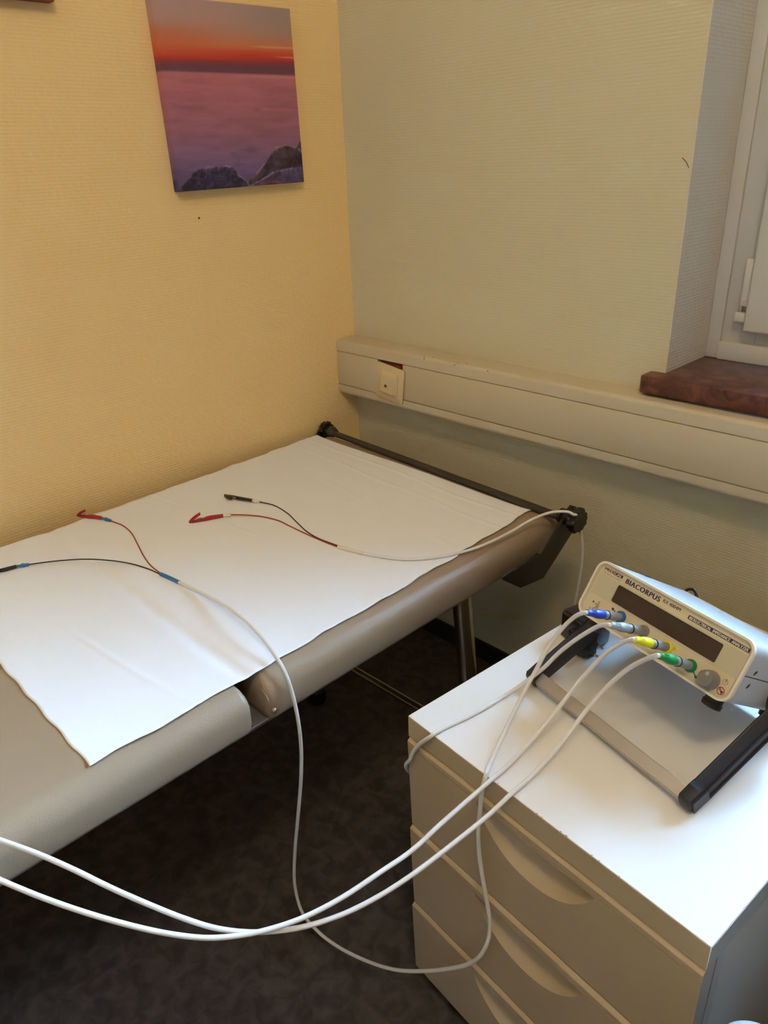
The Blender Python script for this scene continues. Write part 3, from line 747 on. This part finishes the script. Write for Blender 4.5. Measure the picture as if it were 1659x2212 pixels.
# feet, side slots, handle hubs
for sx in (-.084, .084):
    for dz in (-.020, -.150):
        FM_ = frame_m(DM @ Vector((sx, -H_/2+.0006, dz)), DX, DN, -DU)
        MB().lathe([(.0095,0),(.0095,.007),(.0108,.0075),(.0104,.0125),(.0090,.0132)], FM_, 22).build('foot', M['black_plastic'], dev)
for dz, uy, ang in ((-.0229,.0058,.5),(-.0226,-.0094,.5)):
    for sx in (1,):
        q = [(.0034*math.cos(a)*1.0,.0015*math.sin(a)) for a in [2*PI*i/14 for i in range(14)]]
        S_ = frame_m(DM @ Vector((W_/2-.0009, uy, dz)), DU*.75-DN*.65, DU*.65+DN*.75, DX)
        MB().prism(q, .0007, S_).build('side_slot', M['black_plastic'], up if uy > 0 else lo)
PIV = -.105
for sx in (-1, 1):
    HMx = frame_m(DM @ Vector((sx*(W_/2-.0006), -.001, PIV)), DU, DN if sx < 0 else -DN, DX*sx)
    MB().lathe([(.0355,0),(.0355,.0030),(.032,.0042)], HMx, 36).build('handle_hub', M['black_matte'], dev)
# handle arms: plane coordinates (back, z)
def hpt(off, bk, z): return DX*off + DBK*bk + Vector((0,0,z))
x0 = DC.dot(DX)
piv = DM @ Vector((0,0,PIV)); pbk, pz_ = piv.dot(DBK), piv.z
ebk, ez = -.2995, .5205
dirv = Vector((pbk-ebk, pz_-ez)).normalized(); nrm = Vector((-dirv.y, dirv.x)); LEN = (Vector((pbk,pz_))-Vector((ebk,ez))).length
for sx in (-1, 1):
    off = x0+sx*(W_/2+.0040); wid = .0145
    HM_ = frame_m(hpt(off if sx > 0 else off-wid, ebk, ez), DBK*dirv.x+Vector((0,0,dirv.y)), DBK*nrm.x+Vector((0,0,nrm.y)), DX)   # x along arm, y across, z outward (+x)
    prof = [(-.0095,-.0085),(-.0105,-.003),(-.0100,.0060),(-.007,.0100),(.0080,.0110),(.0115,.0075),(.017,.0062),(LEN-.03,.0080),(LEN-.012,.017),(LEN+.004,.020),(LEN+.018,.012),(LEN+.022,0),(LEN+.016,-.014),(LEN,-.019),(LEN-.016,-.016),(LEN-.03,-.0100),(.02,-.0110),(-.004,-.0128)]
    arm = MB().prism(prof, wid, HM_, .0018, 3).build('handle_arm', M['black_matte'], dev)
    # raised rim leaving a channel along the outer face
    z_o = wid-.0004 if sx > 0 else -.0022
    rm = MB().prism([(.016,.0060),(LEN-.03,.0077),(LEN-.03,.0054),(.016,.0036)], .0026, HM_ @ Matrix.Translation((0,0,z_o)), .0005, 1)
    rm.prism([(.016,-.0084),(LEN-.03,-.0074),(LEN-.03,-.0096),(.016,-.0106)], .0026, HM_ @ Matrix.Translation((0,0,z_o)), .0005, 1)
    rm.prism([(-.007,-.0100),(.0165,-.0106),(.0165,.0058),(-.006,.0075)], .0026, HM_ @ Matrix.Translation((0,0,z_o)), .0008, 1)
    rm.build('arm_rim', M['black_matte'], arm)
bx0, bx1 = x0-W_/2-.0045, x0+W_/2+.0045
BM_ = frame_m(hpt(bx0, ebk, ez), DBK*dirv.x+Vector((0,0,dirv.y)), DBK*nrm.x+Vector((0,0,nrm.y)), DX)
MB().prism([(-.0080,-.0065),(-.0080,.0006),(-.0072,.0022),(.0056,.0048),(.0066,.0042),(.0066,-.0080),(-.006,-.0090)], bx1-bx0, BM_, .0006, 2).build('handle_bar', M['alu'], dev)
MB().prism([(-.0076,.0022),(-.0076,.0025),(-.0070,.0026),(-.0070,.0023)], bx1-bx0-.001, BM_ @ Matrix.Translation((0,0,.0005))).build('bar_ridge', M['steel'], dev)

# ------------------------------------------------------------------ plug-in power supply with its cord
ad = thing('plug_power_supply', 'black plug in power supply lying on the cabinet behind the left handle arm', 'power adapter', (.905,-.425,TOP))
AM = frame_m((.8740,-.4300,TOP+.0006), DX, DBK, (0,0,1))
body = MB().prism([(.004,0),(.048,0),(.053,.008),(.053,.040),(.046,.050),(.010,.050),(0,.040),(0,.006)], .0410, AM, .004, 3)
body.build('housing', M['black_plastic'], ad)
MB().prism([(.008,.003),(.046,.003),(.046,.046),(.010,.046)], .0040, AM @ Matrix.Translation((0,0,.0390)), .0018, 2).build('lid', M['black_plastic'], ad)
plug = MB().prism([(.030,-.012),(.050,-.016),(.0605,-.013),(.0635,-.006),(.0635,.008),(.054,.012),(.030,.010)], .0300, AM @ Matrix.Translation((0,0,.0008)), .003, 2).build('plug_body', M['black_plastic'], ad)
for z, y in ((.0255,-.001),(.0130,-.006)):
    o_ = AM @ Vector((.0630,y,z))
    pn = MB().lathe([(.0021,0),(.0021,.0115)], along(o_, DX), 12).build('plug_pin', M['black_plastic'], plug)
    MB().lathe([(.0020,0),(.0020,.0070),(.0013,.0078)], along(o_+DX*.0114, DX), 12).build('pin_tip', M['steel'], pn)
rear = DM @ Vector((-.060, .004, -DD-.001))
q0 = AM @ Vector((.028,.0495,.020))
MB().tube([q0, q0+DBK*.012+Vector((0,0,.002)), DM @ Vector((-.108,.004,-DD-.020)), DM @ Vector((-.1040,.0360,-DD-.024)), DM @ Vector((-.0960,.0400,-DD-.025)), DM @ Vector((-.0860,.0330,-DD-.024)), DM @ Vector((-.078,.010,-DD-.020)), rear-DN*.010, rear], .0021, 10).build('power_cord', M['black_plastic'], ad)

# ------------------------------------------------------------------ electrode leads
CR = .00255
def connector(key, tip, lead, boot_mat):
    (sx, sy), _ = SOCK[key]
    o = DM @ Vector((sx*mm, sy*mm, -.0010)); d = (Vector(tip)-o); Ln = d.length
    T = along(o, d)
    bar = MB().lathe([(.0046,0),(.0049,.006),(.0049,.0300),(.0046,.0306),(.0046,.0332)], T, 26).build('connector', M['grey_conn'], lead)
    MB().lathe([(.0047,.0262),(.0056,.0264),(.0056,.0276),(.0047,.0278)], T, 26).build('o_ring', M['black_plastic'], bar)
    b0 = .0330
    MB().lathe([(.0047,b0),(.0053,b0+.003),(.0054,b0+.010),(.0049,b0+.015),(.0040,b0+.019),(.0036,Ln-.003),(.0034,Ln)], T, 26).build('boot', boot_mat, bar)
    rb = MB()
    for k in range(3):
        a = .5+k*.35; rd = T.to_3x3() @ Vector((math.cos(a),math.sin(a),0)); ax_ = d.normalized()
        rb.tube([o+ax_*(b0+.017)+rd*.0044, o+ax_*(Ln-.006)+rd*.0036], .0005, 6, 0)
    rb.build('boot_ribs', boot_mat, bar)
    return d.normalized()
def clip(tip, wire, m, lead, up=Vector((0,0,1)), lift=.40, sleeve=None, side=None):
    """crocodile clip: jaw at tip, insulated handle towards the wire, spring lever standing up"""
    tip, wire = Vector(tip), Vector(wire); a = (wire-tip); Ln = a.length; a.normalize()
    s = a.cross(up).normalized(); u = s.cross(a)
    if side: u = (u*math.cos(side)+s*math.sin(side)); s = a.cross(u)
    F = frame_m(tip, a, u, s)
    lower = MB().prism([(0,-.0012),(.010,-.0028),(Ln*.50,-.0032),(Ln,-.0026),(Ln,.0026),(Ln*.62,.0030),(Ln*.54,.0042),(Ln*.48,.0016),(Ln*.30,.0014),(0,.0014)], .0052, F @ Matrix.Translation((0,0,-.0026)), .0009, 2)
    c = lower.build('alligator_clip', m, lead)
    ll = Ln*.40
    ca_, sa_ = math.cos(lift), math.sin(lift)
    pts = [(0,.0004),(.004,-.0006),(ll*.55,-.0002),(ll,.0012),(ll*1.02,.0062),(ll*.90,.0068),(ll*.45,.0062),(.003,.0032)]
    pts = [(p[0]*ca_-p[1]*sa_*.3, p[0]*sa_+p[1]*ca_*.8) for p in pts]
    MB().prism(pts, .0056, F @ Matrix.Translation((0,0,-.0028)), .0008, 2).build('clip_lever', m, c)
    MB().tube([F @ Vector((Ln*.22,.0022,0)), F @ Vector((Ln*.34,.0034,0)), F @ Vector((Ln*.44,.0022,0))], .0012, 8).build('clip_spring', M['chrome'], c)
    return c
def sleeve_on(p0, p1, r, m, lead): 
    p0, p1 = Vector(p0), Vector(p1)
    md = p0.lerp(p1, .5)
    return MB().tube([p0, p0.lerp(p1,.3), p0.lerp(p1,.34), p0.lerp(p1,.62), p0.lerp(p1,.66), p1], lambda s: r*(1.0 if s < .32 else 1.25 if s < .64 else .8), 12, 0).build('shrink_sleeve', m, lead)

yellow = [(1.0512,-0.5767,0.6571), (1.0350,-0.5682,0.6409), (1.0164,-0.5651,0.6169), (1.0024,-0.5712,0.5911), (0.9933,-0.5823,0.5701), (0.9863,-0.6016,0.5482), (0.9813,-0.6286,0.5290), (0.9780,-0.6582,0.5164), (0.9760,-0.6888,0.5096), (0.9745,-0.7120,0.5080), (0.9727,-0.7247,0.5048), (0.9691,-0.7509,0.4989), (0.9647,-0.7826,0.4915), (0.9595,-0.8191,0.4813), (0.9517,-0.8576,0.4768), (0.9415,-0.8982,0.4702), (0.9290,-0.9346,0.4662), (0.9164,-0.9635,0.4665), (0.9044,-0.9863,0.4688), (0.8869,-1.0142,0.4755), (0.8676,-1.0392,0.4872), (0.8464,-1.0620,0.5002), (0.8199,-1.0859,0.5141), (0.7876,-1.1109,0.5290), (0.7530,-1.1347,0.5450), (0.7315,-1.1485,0.5562), (0.7120,-1.1850,0.5635), (0.6760,-1.2220,0.5560), (0.6300,-1.2700,0.5400), (0.5600,-1.3300,0.5340), (0.4700,-1.3700,0.5335)]
green = [(1.0824,-0.5850,0.6567), (1.0658,-0.5758,0.6388), (1.0454,-0.5714,0.6129), (1.0276,-0.5783,0.5832), (1.0168,-0.5944,0.5579), (1.0110,-0.6195,0.5358), (1.0074,-0.6482,0.5205), (1.0048,-0.6782,0.5116), (1.0020,-0.7127,0.5080), (0.9965,-0.7389,0.4973), (0.9898,-0.7681,0.4886), (0.9816,-0.8017,0.4792), (0.9729,-0.8335,0.4702), (0.9616,-0.8680,0.4620), (0.9469,-0.9041,0.4564), (0.9303,-0.9368,0.4557), (0.9168,-0.9593,0.4587), (0.9023,-0.9803,0.4639), (0.8844,-1.0027,0.4743), (0.8652,-1.0229,0.4894), (0.8410,-1.0440,0.5074), (0.8142,-1.0636,0.5233), (0.7850,-1.0821,0.5385), (0.7537,-1.1008,0.5498), (0.7209,-1.1204,0.5573), (0.7000,-1.1329,0.5613), (0.6720,-1.1600,0.5600), (0.6300,-1.2000,0.5430), (0.5700,-1.2400,0.5345), (0.5000,-1.2700,0.5335)]
blue = [(0.9861,-0.5618,0.6543), (0.9706,-0.5559,0.6403), (0.9552,-0.5577,0.6172), (0.9448,-0.5677,0.5908), (0.9408,-0.5830,0.5672), (0.9397,-0.6029,0.5464), (0.9429,-0.6329,0.5257), (0.9504,-0.6655,0.5126), (0.9604,-0.6965,0.5080), (0.9692,-0.7127,0.5141), (0.9684,-0.7166,0.4978), (0.9664,-0.7185,0.4566), (0.9659,-0.7194,0.4285), (0.9689,-0.7197,0.3945), (0.9765,-0.7204,0.3560), (0.9841,-0.7210,0.3242), (0.9888,-0.7224,0.2978), (0.9893,-0.7265,0.2736), (0.9840,-0.7331,0.2498), (0.9666,-0.7348,0.2178), (0.9318,-0.7381,0.1747), (0.8901,-0.7422,0.1309), (0.8448,-0.7466,0.0913), (0.7916,-0.7518,0.0603), (0.7347,-0.7573,0.0394), (0.6954,-0.7611,0.0364), (0.6615,-0.7644,0.0503), (0.6498,-0.7655,0.0990), (0.6559,-0.7649,0.1648), (0.6771,-0.7629,0.2745), (0.6921,-0.7614,0.3541), (0.6993,-0.7607,0.4158), (0.6988,-0.7608,0.4625), (0.6938,-0.7613,0.4977), (0.6866,-0.7620,0.5216), (0.6775,-0.7628,0.5370), (0.6419,-0.7551,0.5450), (0.5984,-0.7491,0.5510), (0.5519,-0.7435,0.5500), (0.5037,-0.7392,0.5450), (0.4432,-0.7374,0.5380), (0.3881,-0.7408,0.5345)]
grey1 = [(1.0195,-0.5699,0.6570), (1.0017,-0.5591,0.6423), (0.9830,-0.5539,0.6212), (0.9657,-0.5524,0.5995), (0.9500,-0.5548,0.5772), (0.9368,-0.5617,0.5540), (0.9253,-0.5679,0.5377), (0.9123,-0.5772,0.5206), (0.9009,-0.5895,0.5080), (0.8981,-0.6136,0.5080), (0.8948,-0.6363,0.5080), (0.8905,-0.6572,0.5080), (0.8858,-0.6770,0.5080), (0.8825,-0.6963,0.5080), (0.8807,-0.7039,0.5057), (0.8611,-0.7032,0.4802), (0.8506,-0.7023,0.4620), (0.8433,-0.7017,0.4434)]
hang = [(0.7341,-0.1782,0.5560), (0.7240,-0.1330,0.5420), (0.7080,-0.1080,0.4962), (0.7133,-0.1080,0.4696), (0.7168,-0.1080,0.4419), (0.7153,-0.1080,0.3920), (0.7108,-0.1080,0.3392), (0.7065,-0.1080,0.3059)]
greycouch = [(0.7244,-0.1805,0.5590), (0.7009,-0.1979,0.5570), (0.6827,-0.2255,0.5480), (0.6775,-0.2708,0.5430), (0.6714,-0.3131,0.5390), (0.6614,-0.3489,0.5350), (0.6470,-0.3901,0.5345), (0.6275,-0.4241,0.5345), (0.6029,-0.4522,0.5345), (0.5697,-0.4715,0.5345), (0.5353,-0.4854,0.5345)]
w_sleeve = [(0.5353,-0.4854,0.5345), (0.5117,-0.4915,0.5345), (0.4870,-0.4983,0.5345)]
w_red = [(0.4853,-0.4969,0.5325), (0.4413,-0.5002,0.5325), (0.3926,-0.5014,0.5325), (0.3598,-0.5013,0.5325), (0.3276,-0.5023,0.5335), (0.2877,-0.5143,0.5335), (0.2596,-0.5353,0.5350), (0.2474,-0.5501,0.5365)]
w_redclip = [(0.2487,-0.5489,0.5365), (0.2392,-0.5597,0.5360), (0.2120,-0.6152,0.5340)]
w_blk = [(0.4816,-0.4936,0.5325), (0.4387,-0.4980,0.5325), (0.4046,-0.4955,0.5325), (0.3558,-0.4824,0.5325), (0.3137,-0.4706,0.5325), (0.2659,-0.4665,0.5325), (0.2383,-0.4782,0.5350)]
w_blkclip = [(0.2394,-0.4779,0.5352), (0.2258,-0.4851,0.5365), (0.1634,-0.5063,0.5360)]
b_sleeve = [(0.3904,-0.7406,0.5345), (0.3662,-0.7435,0.5345), (0.3451,-0.7469,0.5345)]
b_red = [(0.3403,-0.7446,0.5325), (0.3030,-0.7420,0.5325), (0.2637,-0.7332,0.5325), (0.2171,-0.7194,0.5325), (0.1668,-0.7054,0.5325), (0.1288,-0.7020,0.5325), (0.1081,-0.7050,0.5325), (0.0945,-0.7096,0.5345)]
b_redclip = [(0.0967,-0.7089,0.5345), (0.0770,-0.7161,0.5360), (0.0287,-0.7413,0.5355)]
b_blk = [(0.3430,-0.7461,0.5325), (0.3114,-0.7507,0.5325), (0.2759,-0.7641,0.5350), (0.2440,-0.7877,0.5390), (0.2137,-0.8129,0.5400), (0.1789,-0.8452,0.5370), (0.1506,-0.8801,0.5345)]
b_blkclip = [(0.1518,-0.8790,0.5345), (0.1442,-0.8953,0.5355), (0.1289,-0.9419,0.5340)]

def start(pts, key):
    """leave the connector along its axis before following the path"""
    (sx, sy), _ = SOCK[key]; o = DM @ Vector((sx*mm, sy*mm, -.0010)); tip = Vector(pts[0]); d = (tip-o).normalized()
    return [tip-d*.004, tip] + [Vector(p) for p in pts[1:]]

# blue lead: over the cabinet edge, down in front of the drawers and back up across the couch
ld = thing('electrode_lead', 'white lead with blue plug, hanging in a low loop up to the blue sleeved clips', 'electrode lead', blue[36], 'electrode leads')
connector('blue', blue[0], ld, M['blue'])
MB().tube(start(blue, 'blue'), CR, 12, 5).build('cable', M['cable'], ld)
MB().tube(b_sleeve, .0031, 12).build('splice_sleeve', M['shrink_blue'], ld)
MB().tube(b_red, .0011, 8).build('red_wire', M['wire_red'], ld)
MB().tube(b_blk, .0011, 8).build('black_wire', M['wire_black'], ld)
sleeve_on(b_redclip[0], b_redclip[1], .0026, M['shrink_blue'], ld)
clip(b_redclip[2], b_redclip[1], M['clip_red'], ld)
sleeve_on(b_blkclip[0], b_blkclip[1], .0026, M['shrink_blue'], ld)
clip(b_blkclip[2], b_blkclip[1], M['wire_black'], ld, side=1.2)

# grey lead: over the front edge, behind the cabinet and back over the roll bar to the couch
ld = thing('electrode_lead', 'white lead with grey plug, running over the roll bar to the white sleeved clips', 'electrode lead', grey1[9], 'electrode leads')
connector('grey', grey1[0], ld, M['grey_conn'])
gp = start(grey1, 'grey') + [Vector(p) for p in [(.8335,-.6985,.428),(.8262,-.688,.405),(.8215,-.660,.370),(.8100,-.560,.270),(.795,-.430,.180),(.772,-.290,.150),(.735,-.150,.215),(.705,-.110,.280)]]
gp += [Vector(p) for p in hang[::-1]] + [Vector(p) for p in greycouch]
MB().tube(gp, CR, 12, 5).build('cable', M['cable'], ld)
MB().tube(w_sleeve, .0031, 12).build('splice_sleeve', M['shrink_white'], ld)
MB().tube(w_red, .0011, 8).build('red_wire', M['wire_red'], ld)
MB().tube(w_blk, .0011, 8).build('black_wire', M['wire_black'], ld)
sleeve_on(w_redclip[0], w_redclip[1], .0026, M['shrink_white'], ld)
clip(w_redclip[2], w_redclip[1], M['clip_red'], ld)
sleeve_on(w_blkclip[0], w_blkclip[1], .0026, M['shrink_white'], ld)
clip(w_blkclip[2], w_blkclip[1], M['wire_black'], ld, side=1.3, lift=.3)

# yellow and green leads swing out to the left, in front of the couch
ld = thing('electrode_lead', 'white lead with yellow plug, the lower of two sagging out of frame to the left', 'electrode lead', yellow[9], 'electrode leads')
connector('yellow', yellow[0], ld, M['yellow'])
MB().tube(start(yellow, 'yellow'), CR, 12, 5).build('cable', M['cable'], ld)
ld = thing('electrode_lead', 'white lead with green plug, the upper of two sagging past the couch edge', 'electrode lead', green[8], 'electrode leads')
connector('green', green[0], ld, M['green'])
MB().tube(start(green, 'green'), CR, 12, 5).build('cable', M['cable'], ld)

# ------------------------------------------------------------------ white bin at the lower right corner
bn = thing('waste_bin', 'white rounded bin lid just showing in the lower right corner beside the cabinet', 'bin', (1.40,-.80,0))
BT = Matrix.Translation((1.3885,-0.7963,0)) @ Matrix.Rotation(math.radians(14), 4, 'Z')
def bin_ring(w, d, r, z): return [BT @ Vector((p[0], p[1], z)) for p in rrect(w, d, r, 16)]
bb = MB()
rings = [bin_ring(.19,.15,.028,.0005), bin_ring(.20,.16,.029,.02), bin_ring(.238,.198,.030,.421)]
L = [[bb.bm.verts.new(p) for p in r] for r in rings]
for a, b in zip(L, L[1:]):
    for i in range(len(a)): bb.bm.faces.new((a[i], a[(i+1)%len(a)], b[(i+1)%len(a)], b[i]))
bb.bm.faces.new(L[0][::-1]); bb.bm.faces.new(L[-1]); bb.build('bin_body', M['bin'], bn)
bl = MB()
rings = [bin_ring(.251,.211,.032,.4215), bin_ring(.252,.212,.032,.432), bin_ring(.2500,.2100,.031,.4395), bin_ring(.2465,.2065,.030,.4430), bin_ring(.241,.201,.028,.4455), bin_ring(.22,.18,.025,.4470), bin_ring(.15,.11,.02,.448)]
L = [[bl.bm.verts.new(p) for p in r] for r in rings]
for a, b in zip(L, L[1:]):
    for i in range(len(a)): bl.bm.faces.new((a[i], a[(i+1)%len(a)], b[(i+1)%len(a)], b[i]))
bl.bm.faces.new(L[0][::-1]); bl.bm.faces.new(L[-1]); bl.build('bin_lid', M['bin'], bn)
